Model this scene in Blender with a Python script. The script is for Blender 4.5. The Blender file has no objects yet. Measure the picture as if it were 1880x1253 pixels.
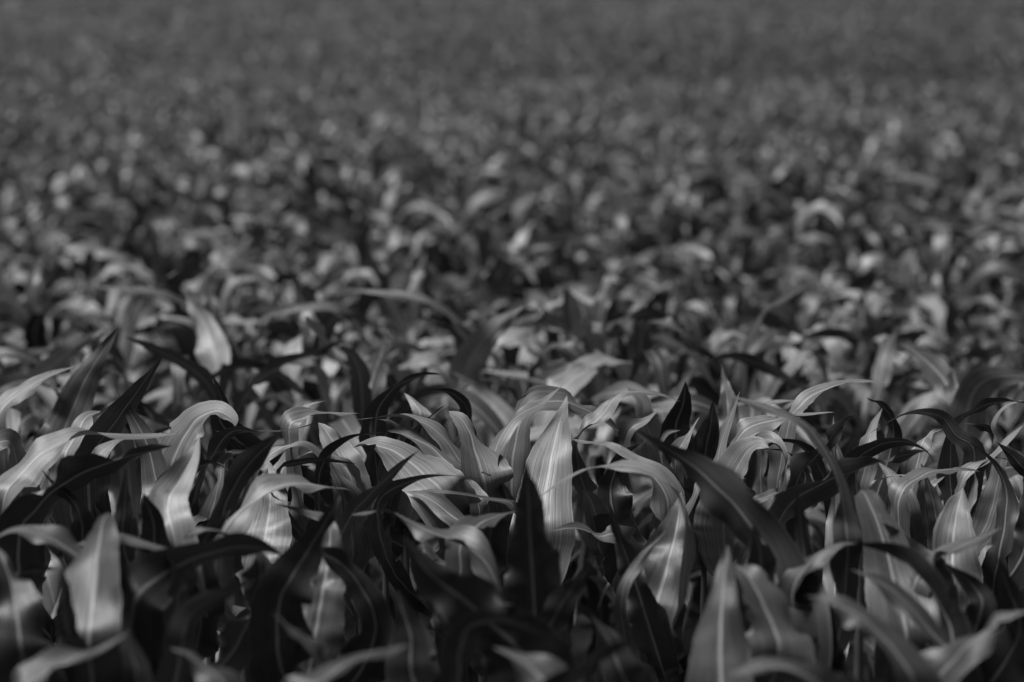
import bpy, math
import numpy as np

S = bpy.context.scene
# ------------------------------------------------------------------ camera
PW, PH = 1880.0, 1253.0
LENS = 85.0
FPX = LENS / 36.0 * PW
CAM_Z = 1.44
HORIZON_Y = 170.0
PITCH = math.atan((PH / 2 - HORIZON_Y) / FPX)
FOCUS = 4.0
cd = bpy.data.cameras.new("camera")
cam = bpy.data.objects.new("camera", cd)
S.collection.objects.link(cam)
cam.location = (0, 0, CAM_Z)
cam.rotation_euler = (math.pi / 2 - PITCH, 0, 0)
cd.lens = LENS
cd.sensor_width = 36.0
cd.clip_start = 0.05
cd.clip_end = 5000
cd.dof.use_dof = True
cd.dof.focus_distance = FOCUS
cd.dof.aperture_fstop = 2.9
S.camera = cam

# ------------------------------------------------------------------ sky, sun, exposure
SUN_EL, SUN_AZ = 66.0, -108.0          # azimuth clockwise from +Y (straight ahead): high on the left
wd = bpy.data.worlds.new("World")
S.world = wd
wd.use_nodes = True
nt = wd.node_tree
bg = nt.nodes["Background"]
sky = nt.nodes.new("ShaderNodeTexSky")
sky.sky_type = 'NISHITA'
sky.sun_disc = False
sky.sun_elevation = math.radians(SUN_EL)
sky.sun_rotation = math.radians(SUN_AZ)
sky.dust_density = 3.0
bw = nt.nodes.new("ShaderNodeRGBToBW")     # black and white photograph: a grey sky
nt.links.new(sky.outputs[0], bw.inputs[0])
nt.links.new(bw.outputs[0], bg.inputs[0])
bg.inputs[1].default_value = 0.05
sl = bpy.data.lights.new("sun", 'SUN')
sl.energy = 5.0
sl.angle = math.radians(28)
sl.color = (1, 1, 1)
sun = bpy.data.objects.new("sun", sl)
S.collection.objects.link(sun)
sun.rotation_euler = (math.radians(90 - SUN_EL), 0, math.radians(180 - SUN_AZ))
S.view_settings.view_transform = 'Standard'
S.view_settings.look = 'None'
S.view_settings.exposure = -0.16
S.view_settings.gamma = 1.0

CS, SN = math.cos(PITCH), math.sin(PITCH)
FWD = np.array([0, CS, -SN]); UP = np.array([0, SN, CS]); RT = np.array([1.0, 0, 0])
CAM = np.array([0, 0, CAM_Z])

def at(px, py, d):
    """photo position and distance along the view -> world point"""
    return CAM + d * (FWD + RT * (px - PW / 2) / FPX + UP * (PH / 2 - py) / FPX)

def proj(P):
    q = P - CAM
    d = q @ FWD
    dd = np.maximum(d, 0.05)
    return PW / 2 + FPX * (q @ RT) / dd, PH / 2 - FPX * (q @ UP) / dd, d

# ------------------------------------------------------------------ materials (grey: the photograph is black and white)
def N(nt, t, **kw):
    n = nt.nodes.new(t)
    for k, v in kw.items():
        setattr(n, k, v)
    return n

def math_n(nt, op, a, b=None, clamp=False):
    n = nt.nodes.new("ShaderNodeMath"); n.operation = op; n.use_clamp = clamp
    for i, v in enumerate((a, b)):
        if v is None: continue
        if isinstance(v, (int, float)): n.inputs[i].default_value = v
        else: nt.links.new(v, n.inputs[i])
    return n.outputs[0]

def leaf_material(name, fine=True):
    m = bpy.data.materials.new(name); m.use_nodes = True
    nt = m.node_tree; L = nt.links
    b = nt.nodes["Principled BSDF"]; out = nt.nodes["Material Output"]
    uv = N(nt, "ShaderNodeUVMap"); uv.uv_map = "UVMap"
    sep = N(nt, "ShaderNodeSeparateXYZ"); L.new(uv.outputs[0], sep.inputs[0])
    oi = N(nt, "ShaderNodeObjectInfo")
    at_ = N(nt, "ShaderNodeAttribute"); at_.attribute_name = "tone"
    u = math_n(nt, 'SUBTRACT', sep.outputs[0], 0.5)          # -0.5..0.5 across
    au = math_n(nt, 'ABSOLUTE', u)
    # broad tone per leaf
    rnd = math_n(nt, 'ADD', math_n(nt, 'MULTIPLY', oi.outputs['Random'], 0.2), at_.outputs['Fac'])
    # long soft streaks along the blade
    cx = N(nt, "ShaderNodeCombineXYZ")
    L.new(math_n(nt, 'MULTIPLY', sep.outputs[0], 9.0), cx.inputs[0])
    L.new(math_n(nt, 'MULTIPLY', sep.outputs[1], 1.6), cx.inputs[1])
    L.new(math_n(nt, 'MULTIPLY', rnd, 37.0), cx.inputs[2])
    n1 = N(nt, "ShaderNodeTexNoise"); n1.inputs['Scale'].default_value = 1.0; n1.inputs['Detail'].default_value = 4
    L.new(cx.outputs[0], n1.inputs['Vector'])
    cx2 = N(nt, "ShaderNodeCombineXYZ")
    L.new(math_n(nt, 'MULTIPLY', sep.outputs[0], 85.0), cx2.inputs[0])
    L.new(math_n(nt, 'MULTIPLY', sep.outputs[1], 1.3), cx2.inputs[1])
    L.new(math_n(nt, 'MULTIPLY', rnd, 91.0), cx2.inputs[2])
    n2 = N(nt, "ShaderNodeTexNoise"); n2.inputs['Scale'].default_value = 1.0; n2.inputs['Detail'].default_value = 2
    L.new(cx2.outputs[0], n2.inputs['Vector'])
    # parallel veins
    veins = math_n(nt, 'SINE', math_n(nt, 'MULTIPLY', u, 2 * math.pi * 22))
    cx3 = N(nt, "ShaderNodeCombineXYZ")
    L.new(math_n(nt, 'MULTIPLY', sep.outputs[0], 33.0), cx3.inputs[0])
    L.new(math_n(nt, 'MULTIPLY', sep.outputs[1], 0.6), cx3.inputs[1])
    L.new(math_n(nt, 'MULTIPLY', rnd, 57.0), cx3.inputs[2])
    n3 = N(nt, "ShaderNodeTexNoise"); n3.inputs['Scale'].default_value = 1.0; n3.inputs['Detail'].default_value = 3
    L.new(cx3.outputs[0], n3.inputs['Vector'])
    veins = math_n(nt, 'MULTIPLY', math_n(nt, 'SUBTRACT', n3.outputs[0], 0.35, True), 2.2)
    # pale midrib, narrowing to the tip
    mr = N(nt, "ShaderNodeMapRange"); mr.interpolation_type = 'SMOOTHSTEP'
    mr.inputs['From Min'].default_value = 0.016; mr.inputs['From Max'].default_value = 0.042
    mr.inputs['To Min'].default_value = 1; mr.inputs['To Max'].default_value = 0
    L.new(au, mr.inputs['Value'])
    base = math_n(nt, 'MULTIPLY', rnd, 0.125)
    base = math_n(nt, 'ADD', base, 0.011)
    k = math_n(nt, 'ADD', math_n(nt, 'MULTIPLY', n1.outputs[0], 0.9), 0.55)
    base = math_n(nt, 'MULTIPLY', base, k)
    k2 = math_n(nt, 'ADD', math_n(nt, 'MULTIPLY', n2.outputs[0], 0.9), 0.55)
    base = math_n(nt, 'MULTIPLY', base, k2)
    k3 = math_n(nt, 'ADD', math_n(nt, 'MULTIPLY', veins, 0.7), 0.75)
    base = math_n(nt, 'MULTIPLY', base, k3)
    base = math_n(nt, 'ADD', base, math_n(nt, 'MULTIPLY', mr.outputs[0], 0.15))
    ed = N(nt, "ShaderNodeMapRange"); ed.interpolation_type = 'SMOOTHSTEP'        # thin pale leaf margin
    ed.inputs['From Min'].default_value = 0.478; ed.inputs['From Max'].default_value = 0.496
    L.new(au, ed.inputs['Value'])
    base = math_n(nt, 'ADD', base, math_n(nt, 'MULTIPLY', ed.outputs[0], 0.07))
    # dust, old scratches and small pale insect marks
    tcx = N(nt, "ShaderNodeTexCoord")
    n4 = N(nt, "ShaderNodeTexNoise"); n4.inputs['Scale'].default_value = 42; n4.inputs['Detail'].default_value = 5; n4.inputs['Roughness'].default_value = 0.7
    L.new(tcx.outputs['Object'], n4.inputs['Vector'])
    spot = math_n(nt, 'MULTIPLY', math_n(nt, 'SUBTRACT', n4.outputs[0], 0.66, True), 0.55)
    base = math_n(nt, 'ADD', base, spot)
    dark = math_n(nt, 'SUBTRACT', 1.0, math_n(nt, 'MULTIPLY', math_n(nt, 'SUBTRACT', 0.40, n4.outputs[0], True), 3.0), True)
    base = math_n(nt, 'MULTIPLY', base, dark)
    L.new(base, b.inputs['Base Color'])
    b.inputs['Roughness'].default_value = 0.42
    rr = math_n(nt, 'ADD', math_n(nt, 'MULTIPLY', n1.outputs[0], 0.25), 0.29)
    L.new(rr, b.inputs['Roughness'])
    b.inputs['IOR'].default_value = 1.52
    if fine:
        h = math_n(nt, 'ADD', math_n(nt, 'MULTIPLY', veins, 0.5), math_n(nt, 'MULTIPLY', n2.outputs[0], 0.9))
        h = math_n(nt, 'ADD', h, math_n(nt, 'MULTIPLY', mr.outputs[0], -1.0))
        bp = N(nt, "ShaderNodeBump"); bp.inputs['Strength'].default_value = 0.35; bp.inputs['Distance'].default_value = 0.0012
        L.new(h, bp.inputs['Height']); L.new(bp.outputs[0], b.inputs['Normal'])
    tr = N(nt, "ShaderNodeBsdfTranslucent")
    L.new(math_n(nt, 'MULTIPLY', base, 1.2), tr.inputs[0])
    mx = N(nt, "ShaderNodeMixShader"); mx.inputs[0].default_value = 0.06
    L.new(b.outputs[0], mx.inputs[1]); L.new(tr.outputs[0], mx.inputs[2]); L.new(mx.outputs[0], out.inputs[0])
    return m

M_LEAF = leaf_material("maize_leaf")
M_FAR = leaf_material("maize_leaf_far", fine=False)

def stalk_material():
    m = bpy.data.materials.new("maize_stalk"); m.use_nodes = True
    nt = m.node_tree; b = nt.nodes["Principled BSDF"]
    tc = N(nt, "ShaderNodeTexCoord"); mp = N(nt, "ShaderNodeMapping"); mp.inputs['Scale'].default_value = (140, 140, 5)
    no = N(nt, "ShaderNodeTexNoise"); cr = N(nt, "ShaderNodeValToRGB")
    nt.links.new(tc.outputs['Object'], mp.inputs[0]); nt.links.new(mp.outputs[0], no.inputs['Vector'])
    nt.links.new(no.outputs[0], cr.inputs[0]); nt.links.new(cr.outputs[0], b.inputs['Base Color'])
    cr.color_ramp.elements[0].color = (.04, .04, .04, 1); cr.color_ramp.elements[1].color = (.09, .09, .09, 1)
    b.inputs['Roughness'].default_value = 0.5
    return m
M_STALK = stalk_material()

def soil_material():
    m = bpy.data.materials.new("dry_soil"); m.use_nodes = True
    nt = m.node_tree; b = nt.nodes["Principled BSDF"]
    tc = N(nt, "ShaderNodeTexCoord"); no = N(nt, "ShaderNodeTexNoise"); cr = N(nt, "ShaderNodeValToRGB")
    no.inputs['Scale'].default_value = 14; no.inputs['Detail'].default_value = 8
    nt.links.new(tc.outputs['Object'], no.inputs['Vector']); nt.links.new(no.outputs[0], cr.inputs[0])
    nt.links.new(cr.outputs[0], b.inputs['Base Color'])
    cr.color_ramp.elements[0].color = (.015, .015, .015, 1); cr.color_ramp.elements[1].color = (.05, .05, .05, 1)
    bp = N(nt, "ShaderNodeBump"); bp.inputs['Distance'].default_value = 0.03
    nt.links.new(no.outputs[0], bp.inputs['Height']); nt.links.new(bp.outputs[0], b.inputs['Normal'])
    b.inputs['Roughness'].default_value = 0.9
    return m

# ------------------------------------------------------------------ terrain
def ground_z(x, y):
    x = np.asarray(x, float); y = np.asarray(y, float)
    z = 0.05 * np.sin(y * 0.55 + 0.3 * x) * np.clip((y - 6) / 8, 0, 1)
    z = z + 4.43 * np.minimum(np.clip((y - 18) / 82, 0, None), 1.0 + 0 * y) ** 1.6      # far part of the field rises
    z = z - 0.50 * np.exp(-((y - 56) / 8.0) ** 2) * (0.60 + 0.40 * np.tanh((x - 2) / 3.0))
    t_ = np.clip(y - 100, 0, None)
    z = z + 0.055 * t_ * np.exp(-t_ / 12) - 0.002 * t_ ** 2 * (t_ < 60) - (t_ >= 60) * (7.2 + 0.05 * (t_ - 60))   # and runs over a crest
    return z

ys = np.unique(np.concatenate([np.linspace(-14, 60, 75), np.linspace(60, 400, 70)]))
xs = np.linspace(-120, 120, 61)
X, Y = np.meshgrid(xs, ys)
Z = ground_z(X, Y)

def mesh_from(name, V, F, mat, uv=None, tone=None, smooth=True):
    me = bpy.data.meshes.new(name)
    V = np.asarray(V, np.float32); F = np.asarray(F, np.int32)
    me.vertices.add(len(V)); me.vertices.foreach_set("co", V.ravel())
    me.loops.add(F.size); me.loops.foreach_set("vertex_index", F.ravel())
    me.polygons.add(len(F))
    me.polygons.foreach_set("loop_start", np.arange(0, F.size, F.shape[1], dtype=np.int32))
    me.polygons.foreach_set("loop_total", np.full(len(F), F.shape[1], np.int32))
    if smooth:
        me.polygons.foreach_set("use_smooth", np.ones(len(F), bool))
    if uv is not None:
        l = me.uv_layers.new(name="UVMap")
        l.data.foreach_set("uv", np.asarray(uv, np.float32)[F.ravel()].ravel())
    if tone is not None:
        a = me.attributes.new("tone", 'FLOAT', 'POINT')
        a.data.foreach_set("value", np.asarray(tone, np.float32))
    me.materials.append(mat)
    me.update(calc_edges=True)
    return me

def grid_faces(ni, nj):
    i, j = np.meshgrid(np.arange(ni), np.arange(nj), indexing='ij')
    a = (i * (nj + 1) + j).ravel()
    return np.stack([a, a + nj + 1, a + nj + 2, a + 1], 1)

V = np.stack([X.ravel(), Y.ravel(), Z.ravel()], 1)
go = bpy.data.objects.new("ground", mesh_from("ground", V, grid_faces(len(ys) - 1, len(xs) - 1)[:, ::-1], soil_material()))
S.collection.objects.link(go)
go["kind"] = "structure"; go["label"] = "dark dry soil of the field, almost hidden under the maize leaves"; go["category"] = "ground"

# ------------------------------------------------------------------ leaf blades
def sstep(a, b, x):
    t = np.clip((x - a) / (b - a), 0, 1)
    return t * t * (3 - 2 * t)

def width_profile(s, p=2.5):
    return (0.50 + 0.50 * sstep(0, .38, s)) * np.clip(1 - s ** p, 0, 1)

def nrm(v):
    return v / np.maximum(np.linalg.norm(v, axis=-1, keepdims=True), 1e-9)

def ribbon(C, Wd, Nn, s, W, nw, rng, ruffle=0.10, p=2.5, fold=0.35):
    """C, Wd, Nn: (n, k, 3) centre line, width and normal directions; W (n,) full width -> verts (n, k, nw+1, 3), uv"""
    n, k, _ = C.shape
    u = np.linspace(-1, 1, nw + 1)
    hw = W[:, None] / 2 * width_profile(s, p)[None]
    f = fold * (0.35 + 0.9 * np.exp(-s * 5))                                 # V groove, deep near the base
    fk = 0.6 + rng.random((n, 1)) * 0.8
    ph = rng.random((n, 2)) * 6.28
    fr = rng.uniform(2.0, 4.2, (n, 2))
    am = ruffle * rng.uniform(0.4, 1.7, (n, 2)) * W[:, None]
    env = np.clip(4.5 * s * (1 - s), 0, 1) ** 0.8
    side = np.where(u < 0, 0, 1)
    ss = s[None, :, None]
    arg = 2 * np.pi * fr[:, side][:, None, :] * (ss + 0.05 * np.sin(9 * ss + ph[:, :1, None])) + ph[:, side][:, None, :]
    ruf = am[:, side][:, None, :] * (np.sin(arg) + 0.35 * np.sin(2.3 * arg + 1)) * env[None, :, None] * np.abs(u)[None, None] ** 1.5
    hh = hw[:, :, None] * np.abs(u)[None, None] * (f[None] * fk)[:, :, None] * (1.15 - 0.55 * np.abs(u))[None, None] + ruf
    # shallow cross wrinkles of the whole blade
    hh = hh + 0.009 * W[:, None, None] * np.sin(2 * np.pi * ss * 9 + ph[:, :1, None] * 3 + u[None, None] * 1.2) * env[None, :, None]
    wob = 1 + 0.05 * np.sin(2 * np.pi * 3.3 * ss + ph[:, 1:, None])
    jag = np.zeros((n, k, len(u)))
    jg = rng.normal(0, 0.018, (n, k, 2))
    tear = (rng.random((n, k, 2)) < 0.9 / k) * rng.uniform(0.10, 0.38, (n, k, 2))
    jag[:, :, 0] = jg[:, :, 0] - tear[:, :, 0]; jag[:, :, -1] = jg[:, :, 1] - tear[:, :, 1]
    wob = wob + jag
    P = C[:, :, None] + Wd[:, :, None] * (hw[:, :, None] * u * wob)[..., None] + Nn[:, :, None] * hh[..., None]
    return P

def leaf_batch(rng, org, az, e0, droop, L, W, daz, t0, t1, nl, nw, ruffle=0.10, knee=None):
    n = len(az)
    s = np.linspace(0, 1, nl + 1)
    kn = (rng.uniform(0.25, 0.55, n) if knee is None else knee)[:, None]
    sh = 0.30 * s[None] ** 1.2 + 0.70 * sstep(0, 1, np.clip((s[None] - kn + 0.28) / 0.56, 0, 1))
    el = e0[:, None] - droop[:, None] * sh
    a = az[:, None] + daz[:, None] * s[None] ** 1.6
    D = np.stack([np.cos(el) * np.cos(a), np.cos(el) * np.sin(a), np.sin(el)], -1)
    ds = L[:, None, None] / nl
    C = np.cumsum(np.concatenate([np.zeros((n, 1, 3)), (D[:, 1:] + D[:, :-1]) / 2 * ds], 1), 1) + org[:, None]
    H = np.stack([-np.sin(a), np.cos(a), np.zeros_like(a)], -1)
    Nv = np.cross(D, H)
    tw = t0[:, None] + (t1 - t0)[:, None] * s[None] ** 1.5
    Wd = H * np.cos(tw)[..., None] + Nv * np.sin(tw)[..., None]
    Nn = np.cross(D, Wd)
    return ribbon(C, Wd, Nn, s, W, nw, rng, ruffle)

def uv_for(nl, nw, L):
    s = np.linspace(0, 1, nl + 1); u = np.linspace(0, 1, nw + 1)
    S_, U_ = np.meshgrid(s, u, indexing='ij')
    return np.stack([U_.ravel(), S_.ravel() * L * 6], 1)

def plant_params(rng, n_plants, per):
    """local leaf parameters for n_plants plants with per leaves each (arrays n_plants*per)"""
    k = np.tile(np.arange(per), n_plants).astype(float)
    pid = np.repeat(np.arange(n_plants), per)
    base_az = rng.uniform(0, 2 * np.pi, n_plants)[pid]
    N_ = n_plants * per
    t = k / (per - 1)
    az = base_az + np.pi * (k % 2) + rng.normal(0, 0.45, N_)
    z = 0.16 + 0.46 * t + rng.normal(0, 0.02, N_)
    e0 = np.radians(50 + 24 * t + rng.normal(0, 12, N_))
    droop = np.radians(np.where(t > 0.8, rng.uniform(45, 145, N_), rng.uniform(70, 165, N_)))
    L = np.where(t > 0.8, rng.uniform(0.22, 0.38, N_), rng.uniform(0.34, 0.56, N_)) * (0.82 + 0.35 * np.sin(np.pi * np.clip(t, 0, .75)))
    W = rng.uniform(0.048, 0.088, N_) * np.where(t > 0.9, 0.75, 1)
    daz = rng.normal(0, 0.9, N_)
    t0 = rng.normal(0, 0.15, N_); t1 = rng.normal(0, 1.25, N_)
    org = np.stack([0.008 * np.cos(az), 0.008 * np.sin(az), z], 1)
    return pid, org, az, e0, droop, L, W, daz, t0, t1

def stalk_mesh(name, h, r=0.012, lean=(0, 0)):
    nodes = np.linspace(0, 1, 19); m = 8
    rad = r * (1 - 0.62 * nodes) * (1 + 0.14 * (np.arange(19) % 3 == 0))
    ang = np.linspace(0, 2 * np.pi, m, endpoint=False)
    V = np.stack([rad[:, None] * np.cos(ang) + lean[0] * nodes[:, None] ** 2, rad[:, None] * np.sin(ang) + lean[1] * nodes[:, None] ** 2,
                  (nodes * h - 0.03 * (nodes == 0))[:, None] + 0 * ang], -1).reshape(-1, 3)
    F = []
    for i in range(18):
        for j in range(m):
            F.append([i * m + j, i * m + (j + 1) % m, (i + 1) * m + (j + 1) % m, (i + 1) * m + j])
    return mesh_from(name, V, F, M_STALK)

col = S.collection
def empty(name, loc, label, group, rz=0, sc=1.0):
    o = bpy.data.objects.new(name, None); col.objects.link(o)
    o.location = loc; o.rotation_euler = (0, 0, rz); o.scale = (sc, sc, sc)
    o.empty_display_size = 0.05
    o["label"] = label; o["category"] = "maize plant"; o["group"] = group
    return o

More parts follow.
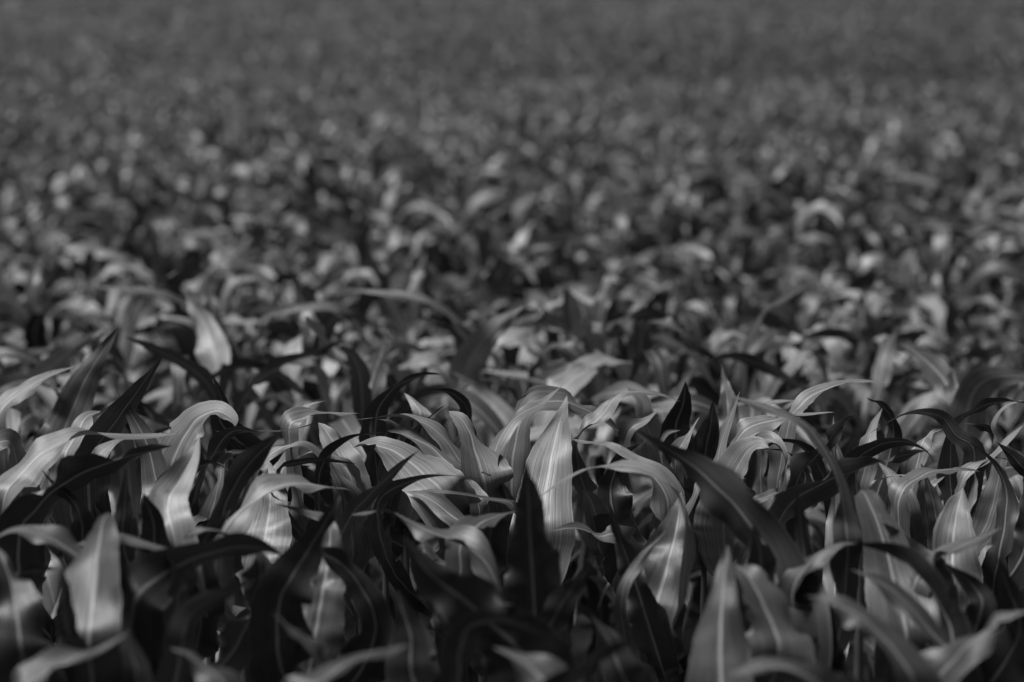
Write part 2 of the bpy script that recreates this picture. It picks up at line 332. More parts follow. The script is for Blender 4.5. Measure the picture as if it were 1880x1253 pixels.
# ------------------------------------------------------------------ the plants one can pick out in the sharp band and in front of it
# leaf: (points (x, y) base -> tip in photo pixels, distance at base, distance at tip, width cm, roll base, roll tip, tone)
# roll > 0 turns the upper side towards the camera, roll < 0 the underside; 0 faces the camera
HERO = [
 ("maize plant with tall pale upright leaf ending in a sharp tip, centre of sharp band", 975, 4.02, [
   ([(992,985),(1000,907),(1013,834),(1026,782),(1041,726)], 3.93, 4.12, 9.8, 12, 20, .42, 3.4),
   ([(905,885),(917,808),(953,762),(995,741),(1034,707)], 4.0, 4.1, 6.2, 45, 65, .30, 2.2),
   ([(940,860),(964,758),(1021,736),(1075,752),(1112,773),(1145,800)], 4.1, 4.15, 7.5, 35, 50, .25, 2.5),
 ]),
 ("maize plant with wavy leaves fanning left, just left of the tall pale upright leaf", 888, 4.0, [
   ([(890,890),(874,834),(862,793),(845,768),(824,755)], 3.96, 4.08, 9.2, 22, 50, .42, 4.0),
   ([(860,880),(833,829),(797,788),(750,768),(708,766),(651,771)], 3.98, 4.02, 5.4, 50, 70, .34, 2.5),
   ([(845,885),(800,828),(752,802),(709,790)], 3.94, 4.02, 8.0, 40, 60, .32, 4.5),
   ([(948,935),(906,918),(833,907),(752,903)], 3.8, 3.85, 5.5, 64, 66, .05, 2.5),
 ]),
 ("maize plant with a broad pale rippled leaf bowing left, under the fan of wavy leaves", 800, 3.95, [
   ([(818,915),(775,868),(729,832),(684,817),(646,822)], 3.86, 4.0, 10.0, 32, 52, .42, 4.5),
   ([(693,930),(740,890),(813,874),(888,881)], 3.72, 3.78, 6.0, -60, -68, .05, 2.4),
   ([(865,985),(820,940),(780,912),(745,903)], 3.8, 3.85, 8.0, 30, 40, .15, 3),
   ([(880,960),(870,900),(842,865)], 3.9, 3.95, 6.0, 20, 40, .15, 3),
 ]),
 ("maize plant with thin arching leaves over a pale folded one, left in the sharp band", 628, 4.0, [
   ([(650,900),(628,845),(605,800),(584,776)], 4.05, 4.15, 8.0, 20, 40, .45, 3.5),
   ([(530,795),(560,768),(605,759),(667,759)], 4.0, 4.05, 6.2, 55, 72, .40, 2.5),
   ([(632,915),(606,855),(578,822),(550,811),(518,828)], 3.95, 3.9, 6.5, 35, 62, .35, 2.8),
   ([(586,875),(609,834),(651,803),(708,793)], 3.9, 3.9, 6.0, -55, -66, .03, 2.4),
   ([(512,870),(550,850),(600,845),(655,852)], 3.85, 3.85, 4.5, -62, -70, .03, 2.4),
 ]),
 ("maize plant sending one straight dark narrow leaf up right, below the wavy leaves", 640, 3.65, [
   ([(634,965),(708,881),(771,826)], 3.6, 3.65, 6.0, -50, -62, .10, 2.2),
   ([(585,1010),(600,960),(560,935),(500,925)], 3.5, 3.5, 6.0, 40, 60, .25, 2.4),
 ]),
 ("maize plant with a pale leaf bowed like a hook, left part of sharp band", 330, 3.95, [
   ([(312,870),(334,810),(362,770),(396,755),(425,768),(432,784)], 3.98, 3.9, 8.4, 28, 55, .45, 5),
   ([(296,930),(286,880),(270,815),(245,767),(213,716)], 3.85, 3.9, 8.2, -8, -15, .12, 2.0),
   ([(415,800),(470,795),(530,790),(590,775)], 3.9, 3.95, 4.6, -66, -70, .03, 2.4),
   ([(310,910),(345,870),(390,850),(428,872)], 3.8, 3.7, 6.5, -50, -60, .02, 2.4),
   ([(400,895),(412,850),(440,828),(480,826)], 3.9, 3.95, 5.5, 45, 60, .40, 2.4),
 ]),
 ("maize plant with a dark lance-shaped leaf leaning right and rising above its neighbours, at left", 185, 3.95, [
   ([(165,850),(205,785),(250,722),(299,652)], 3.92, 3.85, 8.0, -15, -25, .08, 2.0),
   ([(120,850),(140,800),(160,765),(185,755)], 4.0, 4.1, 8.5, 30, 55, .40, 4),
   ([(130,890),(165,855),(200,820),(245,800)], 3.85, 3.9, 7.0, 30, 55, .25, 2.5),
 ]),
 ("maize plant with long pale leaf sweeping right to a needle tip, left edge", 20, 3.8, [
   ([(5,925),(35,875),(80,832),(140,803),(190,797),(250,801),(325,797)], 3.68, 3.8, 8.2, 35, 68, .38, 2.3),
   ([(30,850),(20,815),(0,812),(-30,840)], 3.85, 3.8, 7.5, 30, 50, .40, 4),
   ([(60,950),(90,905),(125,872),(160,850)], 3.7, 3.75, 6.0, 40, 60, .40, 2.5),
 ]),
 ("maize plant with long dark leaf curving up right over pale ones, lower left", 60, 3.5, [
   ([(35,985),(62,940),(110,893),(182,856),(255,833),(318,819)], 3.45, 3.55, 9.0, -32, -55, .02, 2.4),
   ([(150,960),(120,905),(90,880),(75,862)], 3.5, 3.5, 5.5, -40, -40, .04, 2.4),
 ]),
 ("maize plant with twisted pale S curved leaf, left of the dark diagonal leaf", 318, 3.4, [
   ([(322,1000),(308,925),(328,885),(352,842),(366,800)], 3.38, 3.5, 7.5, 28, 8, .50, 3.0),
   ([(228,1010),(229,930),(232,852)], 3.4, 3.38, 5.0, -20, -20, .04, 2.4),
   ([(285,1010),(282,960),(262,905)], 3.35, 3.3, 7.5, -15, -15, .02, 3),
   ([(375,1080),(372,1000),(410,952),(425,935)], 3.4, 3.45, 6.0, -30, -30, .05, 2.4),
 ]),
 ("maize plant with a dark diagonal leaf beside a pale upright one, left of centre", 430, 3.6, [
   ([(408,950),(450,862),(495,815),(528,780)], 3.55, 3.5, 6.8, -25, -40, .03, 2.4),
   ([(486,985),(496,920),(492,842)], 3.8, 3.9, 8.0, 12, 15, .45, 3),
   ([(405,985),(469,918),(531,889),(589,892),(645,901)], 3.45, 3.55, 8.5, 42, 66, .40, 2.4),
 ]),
 ("maize plant with a broad blurred upright leaf, pale midrib and arched top, lower left", 175, 3.0, [
   ([(163,1190),(172,1090),(182,1000),(190,955),(200,942)], 2.92, 3.10, 7.6, 0, 45, .18, 5),
   ([(330,1060),(290,1005),(208,989),(138,1001)], 3.05, 3.1, 6.0, 50, 66, .35, 2.4),
   ([(120,1140),(118,1080),(112,1040)], 2.9, 2.85, 5.0, -20, -20, .03, 2.4),
 ]),
 ("maize plant with grey upright leaf cut by the left edge, lower left", 40, 2.95, [
   ([(40,1200),(32,1130),(18,1060),(-5,1005)], 2.90, 3.0, 8.0, 5, 20, .08, 3.5),
   ([(160,1060),(130,1012),(75,982),(25,974),(-20,995)], 3.1, 3.1, 7.0, 48, 62, .42, 2.5),
   ([(-10,1080),(45,1052),(95,1048),(140,1042)], 3.05, 3.1, 4.5, -62, -66, .02, 2.4),
 ]),
 ("maize plant with a long strap leaf arching right across dark ones, lower left of centre", 270, 3.05, [
   ([(245,1110),(288,1062),(352,1028),(417,1008),(480,1006),(535,1030)], 3.0, 3.15, 8.0, 40, -62, .20, 2.4),
   ([(330,1210),(350,1130),(420,1085),(470,1062)], 2.9, 2.9, 8.0, -20, -30, .05, 2.4),
   ([(480,1050),(430,985),(370,972),(335,990)], 3.2, 3.2, 6.5, 50, 62, .35, 2.4),
 ]),
 ("maize plant with a blurred grey blade and ragged pale edge leaning right, left of centre", 540, 3.15, [
   ([(512,1110),(550,1035),(590,972),(625,908)], 3.15, 3.2, 9.0, -25, -30, .08, 2.4),
   ([(590,1100),(600,1040),(606,985),(602,940)], 3.3, 3.35, 8.0, 25, 15, .45, 3),
   ([(690,1150),(650,1060),(600,1020),(560,1005)], 3.25, 3.2, 7.0, 20, 40, .15, 2.4),
 ]),
 ("maize plant with pale leaf curling over leftwards, left of the tall dark blade", 900, 3.3, [
   ([(922,1130),(906,1055),(865,1010),(813,986),(760,962),(712,938),(644,946)], 3.2, 3.4, 6.2, 76, 60, .4, 2.6),
   ([(845,1010),(865,975),(900,952),(948,938)], 3.35, 3.45, 7.5, 48, 60, .45, 3),
   ([(775,1010),(800,1030),(840,1045)], 3.4, 3.4, 6.0, 20, 40, .15, 2.4),
 ]),
 ("maize plant with a tall blurred dark blade standing upright, in front of the centre", 978, 3.1, [
   ([(985,1200),(980,1100),(974,1000),(970,920),(965,842)], 3.18, 3.02, 9.2, -6, -4, .10, 1.9),
   ([(1010,1150),(1050,1080),(1085,1035)], 3.05, 3.0, 7.5, -10, -20, .03, 2.2),
 ]),
 ("maize plant with large dark drooping blade, low left of the tall dark blade", 930, 2.9, [
   ([(960,1205),(905,1150),(850,1100),(790,1055),(738,985)], 2.9, 2.85, 10.0, -12, -10, .02, 2.6),
   ([(850,1170),(900,1140),(960,1150),(1040,1185)], 2.75, 2.8, 8.0, -55, -60, .02, 2.4),
   ([(760,1253),(755,1170),(735,1110),(728,1080)], 3.0, 3.0, 8.0, 10, 10, .12, 3),
 ]),
 ("maize plant with a narrow pale leaf arching left past the tall upright leaf, centre", 1240, 3.5, [
   ([(1258,985),(1245,915),(1205,872),(1140,853),(1062,870),(986,916)], 3.42, 3.55, 5.2, 80, 66, .36, 2.3),
   ([(1200,1130),(1222,1050),(1242,970),(1251,902)], 3.55, 3.65, 9.0, 5, 10, .18, 2.8),
   ([(1185,1130),(1160,1050),(1135,980),(1118,922)], 3.5, 3.45, 5.8, -10, -15, .06, 2.2),
   ([(1140,1110),(1170,1035),(1225,972)], 3.35, 3.35, 4.6, 40, 40, .40, 2.2),
 ]),
 ("maize plant with long rippled leaf hanging down, right of the tall pale upright leaf", 1175, 3.85, [
   ([(1190,1000),(1215,985),(1228,930),(1203,878),(1160,850),(1119,822),(1082,811),(1049,806)], 3.75, 3.9, 7.2, 55, 62, .34, 3.0),
   ([(1130,960),(1120,900),(1140,845),(1175,815)], 3.9, 3.95, 8.0, -20, -30, .02, 2.4),
   ([(1135,985),(1100,985),(1060,970),(1010,975)], 3.8, 3.75, 6.0, 50, 50, .22, 2.4),
   ([(1100,960),(1085,920),(1070,900)], 3.9, 3.85, 6.0, 10, 10, .2, 3),
 ]),
 ("maize plant with the largest blurred blade, pale midrib line along it, right of centre", 1430, 3.2, [
   ([(1450,1180),(1428,1075),(1395,990),(1345,925),(1290,872),(1232,828),(1163,790)], 3.15, 3.3, 12.5, -44, -36, .06, 2.1),
   ([(1400,1100),(1395,1010),(1382,960)], 3.2, 3.1, 6.0, -20, -20, .04, 2.4),
 ]),
 ("maize plant with dark pointed upright leaf beside a slimmer grey one, right of centre", 1305, 4.1, [
   ([(1292,880),(1296,825),(1305,780),(1309,736)], 4.12, 4.0, 6.2, -6, -6, .03, 2.6),
   ([(1312,880),(1325,810),(1340,768),(1359,718)], 4.0, 4.02, 5.6, 35, 45, .30, 2.0),
   ([(1240,850),(1262,800),(1285,765)], 4.05, 4.1, 5.0, 20, 30, .3, 2.2),
 ]),
 ("maize plant with a broad pale striped leaf folded over its crown, right of centre", 1370, 3.95, [
   ([(1330,930),(1345,880),(1365,838),(1390,815),(1412,822)], 3.95, 3.88, 8.6, 18, 45, .48, 5),
   ([(1385,850),(1398,810),(1425,815),(1442,850),(1430,902)], 3.98, 3.85, 4.6, 50, 62, .40, 2.4),
   ([(1350,815),(1395,778),(1460,767),(1532,757)], 3.98, 4.0, 6.6, 56, 68, .34, 2.4),
   ([(1400,950),(1430,905),(1400,915),(1350,925)], 3.8, 3.75, 6.0, 40, 50, .2, 2.4),
   ([(1475,900),(1470,850),(1440,828),(1410,825)], 4.0, 4.0, 6.0, -45, -60, .02, 2.4),
 ]),
 ("maize plant with pale leaf lifting right and levelling to a needle point, right side", 1445, 4.15, [
   ([(1448,780),(1470,745),(1500,722),(1545,706),(1592,701),(1636,703)], 4.12, 4.2, 5.6, 48, 70, .42, 2.3),
   ([(1405,760),(1420,740),(1460,735)], 4.2, 4.2, 4.0, 50, 60, .3, 2.4),
 ]),
 ("maize plant with narrow blurred leaf whipping up left, right of the largest blade", 1552, 3.35, [
   ([(1556,1010),(1551,950),(1540,890),(1515,828),(1472,775),(1404,748),(1331,724)], 3.3, 3.4, 4.6, 35, 60, .18, 2.2),
   ([(1490,1120),(1475,1000),(1462,900)], 3.25, 3.2, 6.5, -10, -10, .03, 2.4),
   ([(1535,900),(1532,830),(1530,765)], 3.9, 3.95, 4.5, 10, 30, .3, 2.2),
 ]),
 ("maize plant with a large wide-open pale leaf, blurred, its midrib upright, low right of centre", 1330, 2.9, [
   ([(1325,1300),(1322,1200),(1325,1110),(1336,1000)], 2.84, 3.06, 8.4, 2, 8, .16, 3.0),
   ([(1430,1200),(1410,1130),(1375,1060),(1345,1035)], 2.95, 3.05, 8.0, 25, 45, .40, 4.5),
   ([(1150,1253),(1120,1180),(1085,1130)], 2.9, 2.9, 7.5, 20, 20, .15, 3),
 ]),
 ("maize plant with a pale bulging leaf rolled over its top, blurred, right side", 1640, 3.3, [
   ([(1665,1180),(1645,1080),(1618,980),(1592,915),(1580,900)], 3.2, 3.42, 8.2, 10, 35, .36, 5),
   ([(1720,1080),(1660,1000),(1620,960)], 3.35, 3.3, 7.0, 10, 20, .3, 2.4),
 ]),
 ("maize plant with upright leaf pale along one side of its midrib, right side", 1752, 3.7, [
   ([(1750,1080),(1750,1000),(1757,940),(1768,895)], 3.68, 3.75, 8.4, 15, 20, .34, 5),
   ([(1650,920),(1690,875),(1740,862),(1800,866)], 3.75, 3.85, 5.6, 50, 66, .30, 2.4),
   ([(1720,960),(1705,890),(1690,850)], 3.85, 3.85, 4.0, 30, 30, .2, 2.4),
 ]),
 ("maize plant with long dark leaf running up right to a fine tip, right side", 1460, 3.7, [
   ([(1440,940),(1500,893),(1560,868),(1633,843),(1708,827)], 3.65, 3.72, 7.0, -38, -58, .06, 2.0),
   ([(1465,880),(1505,832),(1545,780),(1575,760)], 3.85, 3.9, 5.5, -45, -50, .04, 2.2),
 ]),
 ("maize plant with thin leaves knotted in dark loops, right part of the sharp band", 1690, 3.95, [
   ([(1571,858),(1605,822),(1654,810),(1696,824),(1714,850),(1712,880)], 3.9, 3.85, 5.0, -66, -45, .04, 2.4),
   ([(1790,835),(1755,800),(1725,764),(1665,758),(1597,796)], 3.95, 3.95, 4.2, 40, -68, .12, 2.4),
   ([(1690,825),(1705,800),(1730,788)], 4.0, 4.05, 5.5, 30, 45, .45, 2.4),
   ([(1660,940),(1640,880),(1610,845)], 3.95, 4.0, 6.0, 10, 20, .3, 2.6),
 ]),
 ("maize plant with a dark blade bending down to the right near the right edge", 1840, 3.75, [
   ([(1832,1030),(1846,950),(1845,890),(1815,840),(1768,806)], 3.7, 3.75, 6.0, -35, -58, .03, 2.4),
   ([(1750,792),(1800,748),(1850,737),(1900,740)], 4.0, 4.05, 5.2, -55, -66, .03, 2.4),
   ([(1900,900),(1870,850),(1830,812)], 3.85, 3.85, 6.5, -20, -30, .03, 2.4),
   ([(1780,880),(1805,850),(1880,780)], 3.95, 3.95, 5.0, 45, 60, .35, 2.4),
 ]),
 ("maize plant with a grey strap leaf rising to the right edge, blurred, lower right", 1690, 3.3, [
   ([(1672,1090),(1700,1040),(1755,1008),(1840,968)], 3.25, 3.3, 6.4, 50, 64, .36, 2.4),
   ([(1870,1170),(1850,1080),(1830,1020)], 3.1, 3.05, 9.0, -10, -10, .02, 2.6),
   ([(1800,1130),(1790,1080),(1730,1030)], 3.2, 3.2, 8.0, -20, -20, .05, 2.6),
 ]),
 ("maize plant with a dark leaf arched over a pale hanging one, lower right", 1700, 3.05, [
   ([(1750,1200),(1735,1130),(1690,1060),(1635,1010),(1570,996)], 3.0, 3.1, 8.5, -35, -62, .02, 2.6),
   ([(1455,1110),(1485,1035),(1530,1003),(1575,998)], 3.15, 3.15, 7.0, 45, 62, .32, 2.8),
   ([(1760,1230),(1700,1150),(1640,1085),(1560,1045)], 2.95, 3.0, 6.4, 40, 56, .22, 2.6),
 ]),
 ("maize plant with pale blunt blurred leaf in front of the dark arch, bottom right", 1640, 2.7, [
   ([(1680,1260),(1620,1170),(1560,1120),(1480,1095)], 2.7, 2.75, 7.2, 35, 60, .36, 4),
   ([(1500,1253),(1420,1225),(1330,1240)], 2.6, 2.6, 8.0, 40, 50, .2, 3),
   ([(1770,1190),(1830,1150),(1895,1118)], 2.75, 2.75, 7.5, 50, 60, .32, 2.6),
 ]),
 ("maize plant showing only a pale blurred wedge of leaf at the bottom edge, centre", 1000, 2.6, [
   ([(1060,1330),(1010,1262),(960,1215),(905,1188)], 2.6, 2.65, 9.5, 35, 48, .50, 4),
   ([(1010,1290),(1100,1200),(1170,1175)], 2.55, 2.5, 7.0, -40, -50, .04, 2.6),
 ]),
 ("maize plant with a blurred pale leaf reaching right along the bottom edge, left corner", 50, 2.6, [
   ([(20,1290),(80,1240),(150,1205),(240,1160)], 2.6, 2.65, 7.0, 35, 62, .25, 2.6),
   ([(250,1260),(235,1180),(228,1120)], 2.7, 2.7, 5.0, 0, 10, .15, 2.4),
   ([(420,1290),(370,1220),(310,1190)], 2.65, 2.7, 7.0, 35, 60, .22, 4),
 ]),
 ("maize plant with a blurred grey leaf pointing right at the bottom edge, left of centre", 600, 2.55, [
   ([(560,1290),(620,1230),(680,1200),(755,1185)], 2.55, 2.6, 7.0, 45, 66, .15, 3),
   ([(600,1260),(560,1180),(500,1125)], 2.7, 2.7, 5.0, 45, 60, .22, 2.4),
 ]),
 ("maize plant with small crossing dark and pale leaves between the wavy fan and thin arches", 700, 4.1, [
   ([(690,850),(684,800),(681,757)], 4.05, 4.05, 3.6, 30, 30, .05, 2.2),
   ([(760,800),(790,765),(820,742)], 4.12, 4.15, 4.2, -40, -55, .03, 2.2),
   ([(720,840),(735,800),(720,775),(690,770)], 4.1, 4.05, 5.0, 35, 60, .2, 2.4),
   ([(640,860),(610,835),(575,832),(540,842)], 4.0, 3.95, 4.4, 45, 62, .5, 2.4),
 ]),
 ("maize plant with dark arched leaves under the hooked pale leaf, left in the sharp band", 440, 4.1, [
   ([(470,880),(450,835),(420,800),(392,790)], 4.05, 4.05, 5.5, -40, -58, .03, 2.4),
   ([(455,900),(480,850),(520,820),(560,812)], 4.0, 4.0, 5.5, 45, 60, .5, 2.4),
   ([(520,860),(545,800),(560,750),(600,735)], 4.25, 4.25, 5.5, 35, 58, .45, 2.4),
   ([(480,860),(500,910),(540,925)], 3.8, 3.8, 5.0, 40, 60, .4, 2.4),
 ]),
 ("maize plant with thin crossing leaves behind the tip of the largest blade", 1180, 4.15, [
   ([(1058,815),(1100,770),(1140,722),(1200,722),(1250,738)], 4.1, 4.15, 4.4, 40, 66, .35, 2.3),
   ([(1150,800),(1190,770),(1224,738)], 4.1, 4.1, 4.6, 20, 45, .3, 2.2),
   ([(1230,900),(1215,850),(1220,800),(1250,790)], 4.05, 4.0, 5.0, 20, 50, .4, 2.4),
   ([(1270,920),(1290,880),(1330,870),(1370,880)], 3.85, 3.85, 5.0, 45, 62, .5, 2.4),
 ]),
 ("maize plant with short leaves crossing in front of dark ones near the right edge", 1790, 4.05, [
   ([(1760,900),(1790,855),(1830,840),(1870,850)], 3.95, 3.95, 4.6, 45, 62, .5, 2.4),
   ([(1840,820),(1825,780),(1845,745),(1880,735)], 4.1, 4.1, 4.6, 30, 62, .4, 2.4),
   ([(1700,900),(1730,870),(1745,830)], 3.95, 4.0, 4.6, 10, 20, .5, 2.4),
   ([(1820,800),(1790,780),(1760,778)], 4.15, 4.15, 5.0, -40, -58, .03, 2.4),
   ([(1600,905),(1625,880),(1660,872),(1700,885)], 3.8, 3.8, 4.5, 45, 62, .5, 2.4),
 ]),
 ("maize plant with upturned narrow leaves between the needle pointed leaf and the dark loops", 1560, 4.15, [
   ([(1545,860),(1528,800),(1532,762)], 4.0, 4.05, 4.2, 25, 30, .3, 2.2),
   ([(1590,850),(1600,790),(1620,750)], 4.15, 4.2, 5.5, 15, 20, .5, 2.4),
   ([(1640,800),(1625,750),(1590,730)], 4.25, 4.2, 5.5, -35, -50, .03, 2.4),
   ([(1500,850),(1470,820),(1430,812),(1390,835)], 4.05, 4.0, 5.0, -45, -60, .03, 2.4),
 ]),
 ("maize plant with a pale upright blade behind the sharp band, right of centre, slightly blurred", 1332, 4.6, [
   ([(1338,800),(1335,730),(1325,669)], 4.6, 4.65, 7.0, 5, 5, .22, 2.0),
   ([(1240,800),(1255,740),(1258,700)], 4.4, 4.3, 7.0, -10, -15, .02, 4),
   ([(1185,780),(1180,735),(1150,712)], 4.5, 4.5, 8.0, 25, 40, .45, 4),
 ]),
 ("maize plant with a grey leaf arching in from the left edge behind the sharp band", 20, 4.5, [
   ([(-15,790),(20,735),(70,700),(140,672)], 4.45, 4.5, 7.0, 35, 50, .28, 2.4),
   ([(130,760),(160,690),(218,600)], 4.7, 4.7, 8.5, 0, 10, .18, 2.2),
 ]),
 ("maize plant with wide dark leaves arching together behind the sharp band, left of centre", 740, 4.45, [
   ([(690,770),(725,712),(775,690),(812,688)], 4.4, 4.4, 7.5, -45, -60, .02, 2.8),
   ([(860,770),(835,725),(790,716)], 4.35, 4.3, 7.0, -45, -60, .02, 2.8),
   ([(775,775),(765,745),(742,722)], 4.3, 4.35, 6.0, 15, 25, .55, 4),
   ([(415,790),(408,740),(392,690)], 4.4, 4.3, 8.0, -15, -20, .03, 2.4),
 ]),
]

def catmull(P, n):
    P = np.asarray(P, float)
    Q = np.vstack([2 * P[0] - P[1], P, 2 * P[-1] - P[-2]])
    out = []
    for i in range(1, len(Q) - 2):
        p0, p1, p2, p3 = Q[i - 1], Q[i], Q[i + 1], Q[i + 2]
        for t in np.linspace(0, 1, 16, endpoint=False):
            out.append(0.5 * ((2 * p1) + (-p0 + p2) * t + (2 * p0 - 5 * p1 + 4 * p2 - p3) * t * t + (-p0 + 3 * p1 - 3 * p2 + p3) * t ** 3))
    out.append(P[-1]); out = np.array(out)
    for _ in range(6):
        out[1:-1] = 0.5 * out[1:-1] + 0.25 * (out[:-2] + out[2:])
    l = np.concatenate([[0], np.cumsum(np.linalg.norm(np.diff(out, axis=0), axis=1))])
    t = np.linspace(0, l[-1], n)
    return np.stack([np.interp(t, l, out[:, k]) for k in range(3)], 1), l[-1]

ZB = 4.0   # coarse depth picture of the traced leaves, so that no filler leaf grows across them
zbuf = np.full((int(PH / ZB) + 60, int(PW / ZB) + 60), 1e9)
def zpix(x, y):
    i = np.clip((y / ZB + 30).astype(int), 0, zbuf.shape[0] - 1); j = np.clip((x / ZB + 30).astype(int), 0, zbuf.shape[1] - 1)
    return i, j

rng = np.random.default_rng(11)
hero_xy = []
stalk_cache = {}
GROUP_NEAR = "maize plants of the field"
for label, sx, sd, leaves in HERO:
    base3 = at(sx, 1000, sd)
    bx, by = base3[0], base3[1]
    by = sd * CS + 0.10
    gz = float(ground_z(bx, by))
    root = empty("maize_plant", (bx, by, gz), label, GROUP_NEAR)
    hero_xy.append((bx, by))
    ztop = 0.35
    NL, NW = 52, 12
    for (pts, d0, d1, wcm, r0, r1, tone, pexp) in leaves:
        m = len(pts)
        P = [at(x, y, d0 + (d1 - d0) * i / (m - 1)) for i, (x, y) in enumerate(pts)]
        P0 = P[0]; dirn = nrm(P[1] - P[0])
        hd = math.hypot(P0[0] - bx, P0[1] - by)
        zn = max(0.10, min(P0[2] - 0.07 - 0.5 * hd, 0.62))
        node = np.array([bx, by, zn + gz])
        mid = node * 0.45 + P0 * 0.55 - dirn * 0.03
        mid[2] = min(mid[2], P0[2] - 0.02)
        ztop = max(ztop, zn + 0.03)
        C, LL = catmull([node, mid] + P, NL + 1)
        T = nrm(np.gradient(C, axis=0))
        Vv = nrm(C - CAM)
        p = nrm(np.cross(T, Vv))
        chord = pts[-1][0] - pts[0][0]
        # p is to the right of travel seen from the camera; want the upper side
        if chord < 0: p = -p
        p2 = p.copy()
        for i in range(1, len(p2)):
            if np.dot(p2[i], p2[i - 1]) < 0: p2[i] = -p2[i]
        if np.dot(p2[-8], p[-8]) < 0: p2 = -p2
        for _ in range(5):
            p2[1:-1] = nrm(0.5 * p2[1:-1] + 0.25 * (p2[:-2] + p2[2:]))
        q = np.cross(p2, T)
        q = np.where((np.sum(q * Vv, 1) < 0)[:, None], -q, q)
        s = np.linspace(0, 1, NL + 1)
        s_vis = np.clip((s - 0.25) / 0.75, 0, 1)
        r = np.radians(r0 + (r1 - r0) * sstep(0, 1, s_vis))[:, None]
        Wd = nrm(p2 * np.cos(r) + q * np.sin(r))
        Nn = nrm(np.cross(T, Wd))
        if Nn[NL // 2:, 2].mean() < 0: Nn = -Nn
        G = ribbon(C[None], Wd[None], Nn[None], s, np.array([wcm / 100 * 1.15]), NW, rng, ruffle=0.13, p=pexp)[0]
        flat = G.reshape(-1, 3)
        x, y, d = proj(flat)
        vis = np.repeat(s > 0.2, NW + 1)
        xi, yi, di = x.reshape(NL + 1, NW + 1), y.reshape(NL + 1, NW + 1), d.reshape(NL + 1, NW + 1)
        for a in np.linspace(0, 1, 3):
            for b_ in np.linspace(0, 1, 3):
                X_ = (1 - a) * ((1 - b_) * xi[:-1, :-1] + b_ * xi[:-1, 1:]) + a * ((1 - b_) * xi[1:, :-1] + b_ * xi[1:, 1:])
                Y_ = (1 - a) * ((1 - b_) * yi[:-1, :-1] + b_ * yi[:-1, 1:]) + a * ((1 - b_) * yi[1:, :-1] + b_ * yi[1:, 1:])
                k0 = int(0.28 * NL)
                ii, jj = zpix(X_[k0:].ravel(), Y_[k0:].ravel())
                np.minimum.at(zbuf, (ii, jj), di[:-1, :-1][k0:].ravel())
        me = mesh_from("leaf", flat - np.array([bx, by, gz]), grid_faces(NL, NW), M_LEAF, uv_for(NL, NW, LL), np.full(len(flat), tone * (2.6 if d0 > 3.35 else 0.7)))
        o = bpy.data.objects.new("leaf", me); col.objects.link(o); o.parent = root
    so = bpy.data.objects.new("stalk", stalk_mesh("stalk", ztop)); col.objects.link(so); so.parent = root

def growth(x, y):
    return 1 + 0.10 * np.sin(1.3 * x + 0.9 * y) * np.sin(0.7 * y - 0.5 * x + 1) + 0.07 * np.sin(2.9 * x - 1.7 * y)

# ------------------------------------------------------------------ plant variants, copied over the near field
rng = np.random.default_rng(5)
NVAR, PER = 22, 9
NL, NW = 26, 8
pid, org, az, e0, droop, L, W, daz, t0, t1 = plant_params(rng, NVAR, PER)
G = leaf_batch(rng, org, az, e0, droop, L, W, daz, t0, t1, NL, NW)
variants = []
FQ = grid_faces(NL, NW)
for v in range(NVAR):
    ms = []
    for i in np.where(pid == v)[0]:
        pts = G[i].reshape(-1, 3)
        ms.append((mesh_from("leaf", pts, FQ, M_LEAF, uv_for(NL, NW, L[i]), np.full(len(pts), rng.uniform(.9, 1.7) if rng.random() < 0.32 else rng.uniform(0, .35))), G[i]))
    variants.append((stalk_mesh("stalk", 0.58), ms))

def blocked(P, tol=0.02, frac=0.02):
    x, y, d = proj(P)
    ins = (x > -60) & (x < PW + 60) & (y > -60) & (y < PH + 60)
    i, j = zpix(x, y)
    bad = ins & (d < zbuf[i, j] - tol)
    return bad.mean() > frac

def zone(x, y, d):
    """words for where a filler plant stands"""
    u = x / (0.2118 * d)
    side = ("at the left edge" if u < -.72 else "left" if u < -.3 else "in the middle" if u < .3 else "right" if u < .72 else "at the right edge")
    band = ("low in front of the sharp band" if d < 3.3 else "within the sharp band" if d < 4.5 else "just behind the sharp band" if d < 5.6
            else "well behind the sharp band" if d < 7.6 else "in the blurred middle of the field" if d < 9.6 else "far back where leaves melt into spots")
    tone = ("deep-shaded" if d < 3.3 else "glossy" if d < 4.5 else "softly blurred" if d < 5.6 else "blurred" if d < 7.6 else "strongly blurred" if d < 9.6 else "faint")
    return f"{tone} maize plant {band}, {side}", f"maize plants {band}"

pts = list(hero_xy)
cand = []
D_IND = 11.0
ROW = 0.0
tries = rng.random((60000, 2))
ylo, yhi = 1.3, D_IND
placed = []
MIN_D = 0.225
grid = {}
def near(x, y, r):
    gx, gy = int(x // 0.4), int(y // 0.4)
    for a in (-1, 0, 1):
        for b in (-1, 0, 1):
            for (px, py) in grid.get((gx + a, gy + b), ()):
                if (px - x) ** 2 + (py - y) ** 2 < r * r: return True
    return False
def put(x, y):
    grid.setdefault((int(x // 0.4), int(y // 0.4)), []).append((x, y))
for p_ in pts: put(*p_)
individual, side_plants = [], []
for a, b in tries:
    y = ylo + (yhi - ylo) * b
    hwid = 0.2118 * y + 1.6
    x = (2 * a - 1) * hwid
    # constant density over the wedge
    if rng.random() > hwid / (0.2118 * yhi + 1.6): continue
    if near(x, y, 0.17 if y < 4.8 and near(x, y, MIN_D) and any((hx - x) ** 2 + (hy - y) ** 2 < MIN_D ** 2 for hx, hy in hero_xy) else MIN_D): continue
    put(x, y)
    if y > 2.35 and abs(x) < 0.2118 * y + 0.16: individual.append((x, y))
    else: side_plants.append((x, y))
individual.sort(key=lambda p: p[1])
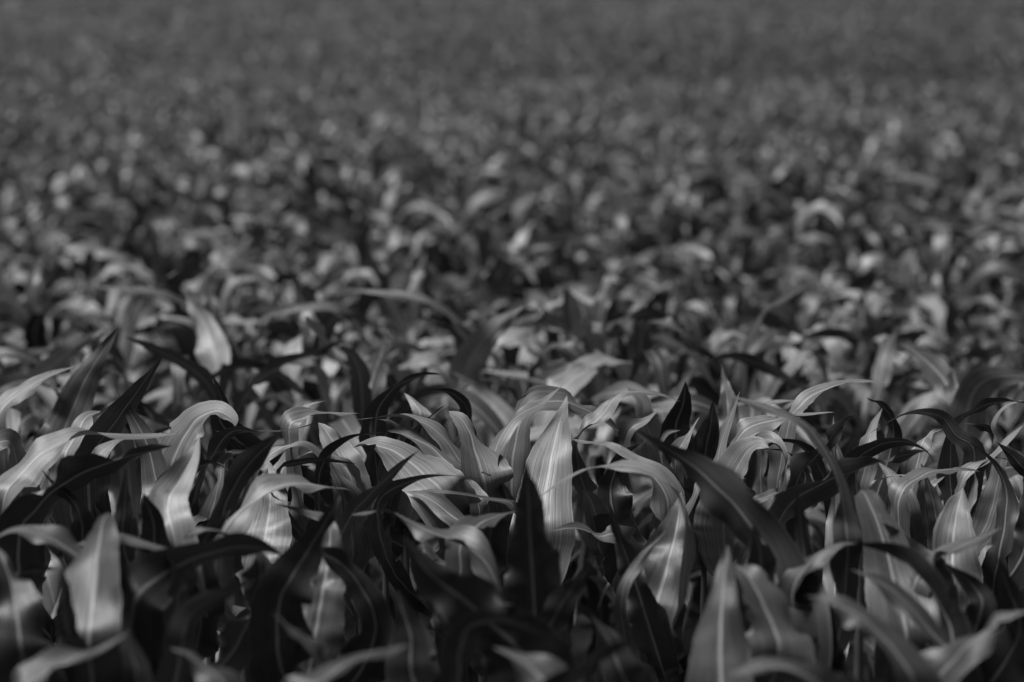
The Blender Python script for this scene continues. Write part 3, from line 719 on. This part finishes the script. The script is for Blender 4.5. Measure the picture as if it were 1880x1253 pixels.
MAX_IND = 300 - len(HERO)
spill = individual[MAX_IND:]
individual = individual[:MAX_IND]
D_MAX = individual[-1][1]
print("hero", len(HERO), "individual", len(individual), "spill", len(spill), "D_MAX", D_MAX)
dropped = 0
for (x, y) in individual:
    v = int(rng.integers(NVAR)); sm, ms = variants[v]
    rz = rng.uniform(0, 6.283); sc = rng.uniform(0.78, 1.18) * float(growth(x, y)) 
    sc = min(sc * (1.0 + 0.05 * float(np.clip((8 - y) / 2, 0, 1))), 1.12 if y < 7 else 1.06)
    z = float(ground_z(x, y))
    c, s_ = math.cos(rz), math.sin(rz)
    R = np.array([[c, -s_, 0], [s_, c, 0], [0, 0, 1]]) * sc
    lb, gr = zone(x, y, y)
    kept, top = [], 0.0
    for me, Gv in ms:
        if y < 5.2:
            Pw = Gv.reshape(-1, 3) @ R.T + np.array([x, y, z])
            if blocked(Pw, frac=0.05 if 3.5 < y < 4.7 else 0.035): dropped += 1; continue
        kept.append(me); top = max(top, float(Gv[0, NW // 2, 2]))
    if not kept: continue
    root = empty("maize_plant", (x, y, z), lb, gr, rz, sc)
    o = bpy.data.objects.new("stalk", sm); col.objects.link(o); o.parent = root
    o.scale = (1, 1, min(1.0, (top + 0.02) / 0.58))
    for me in kept:
        o = bpy.data.objects.new("leaf", me); col.objects.link(o); o.parent = root
print("filler leaves left out", dropped)

# ------------------------------------------------------------------ the rest of the field: one mass of plants
def mass(rng, xy, per, nl, nw, wide=1.0, scale=(0.78, 1.18), check=False):
    n = len(xy)
    pid, org, az, e0, droop, L, W, daz, t0, t1 = plant_params(rng, n, per)
    sc = (rng.uniform(*scale, n) * growth(xy[:, 0], xy[:, 1]))[pid]
    W = W * wide
    G = leaf_batch(rng, org * sc[:, None], az, e0, droop, L * sc, W * sc, daz, t0, t1, nl, nw)
    base = np.stack([xy[:, 0], xy[:, 1], ground_z(xy[:, 0], xy[:, 1])], 1)[pid]
    G = G + base[:, None, None]
    uv = uv_for(nl, nw, 0.6)
    keep = np.ones(len(G), bool)
    if check:
        for i in range(len(G)):
            if blocked(G[i].reshape(-1, 3)): keep[i] = False
    G = G[keep]
    tone = np.where(rng.random(len(G)) < 0.32, rng.uniform(.8, 1.5, len(G)), rng.uniform(0, .36, len(G)))
    gx, gy = G[:, 0, 0, 0], G[:, 0, 0, 1]
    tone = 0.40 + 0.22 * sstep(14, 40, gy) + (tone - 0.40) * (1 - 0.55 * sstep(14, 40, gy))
    tone = tone * (1 - 0.50 * np.exp(-((gy - 61) / 11) ** 2) * (0.55 + 0.45 * np.tanh(gx / 2.5)))      # darker leaf tone in a far strip, stronger to the right
    tone = np.repeat(tone, (nl + 1) * (nw + 1))
    return G.reshape(-1, 3), grid_faces(nl, nw), len(G), (nl + 1) * (nw + 1), np.tile(uv, (len(G), 1)), tone

chunks = []
rng = np.random.default_rng(23)
chunks.append(mass(rng, np.array(side_plants), 9, 14, 4, check=True))
if spill: chunks.append(mass(rng, np.array(spill), 9, 14, 4))
def scatter(y0, y1, dens, margin=1.0):
    A = 0.2118 * (y1 ** 2 - y0 ** 2) + 2 * margin * (y1 - y0)
    n = int(A * dens)
    t = rng.random(n * 3); y = y0 + (y1 - y0) * t
    hw = 0.2118 * y + margin
    k = rng.random(n * 3) < hw / hw.max()
    y, hw = y[k][:n], hw[k][:n]
    return np.stack([(rng.random(len(y)) * 2 - 1) * hw, y], 1)
chunks.append(mass(rng, scatter(11.0, 22, 15, 1.6), 8, 7, 2))
chunks.append(mass(rng, scatter(22, 45, 16, 2), 8, 5, 1, 0.95))
chunks.append(mass(rng, scatter(45, 80, 14, 3), 6, 4, 1, 1.0))
chunks.append(mass(rng, scatter(80, 128, 10, 5), 6, 3, 1, 1.2, (0.85, 1.1)))
Vs, Fs, Us, Ts, off = [], [], [], [], 0
for (P, gf, n, k, uv, tone) in chunks:
    F = (gf[None] + (np.arange(n) * k)[:, None, None]).reshape(-1, 4) + off
    Vs.append(P); Fs.append(F); Us.append(uv); Ts.append(tone); off += len(P)
V = np.vstack(Vs); F = np.vstack(Fs)
print("mass verts", len(V), "faces", len(F))
mo = bpy.data.objects.new("maize_field", mesh_from("maize_field", V, F, M_FAR, np.vstack(Us), np.concatenate(Ts)))
col.objects.link(mo)
mo["kind"] = "stuff"; mo["label"] = "blurred grey mass of maize leaves filling the far field up to the horizon"; mo["category"] = "maize crop"
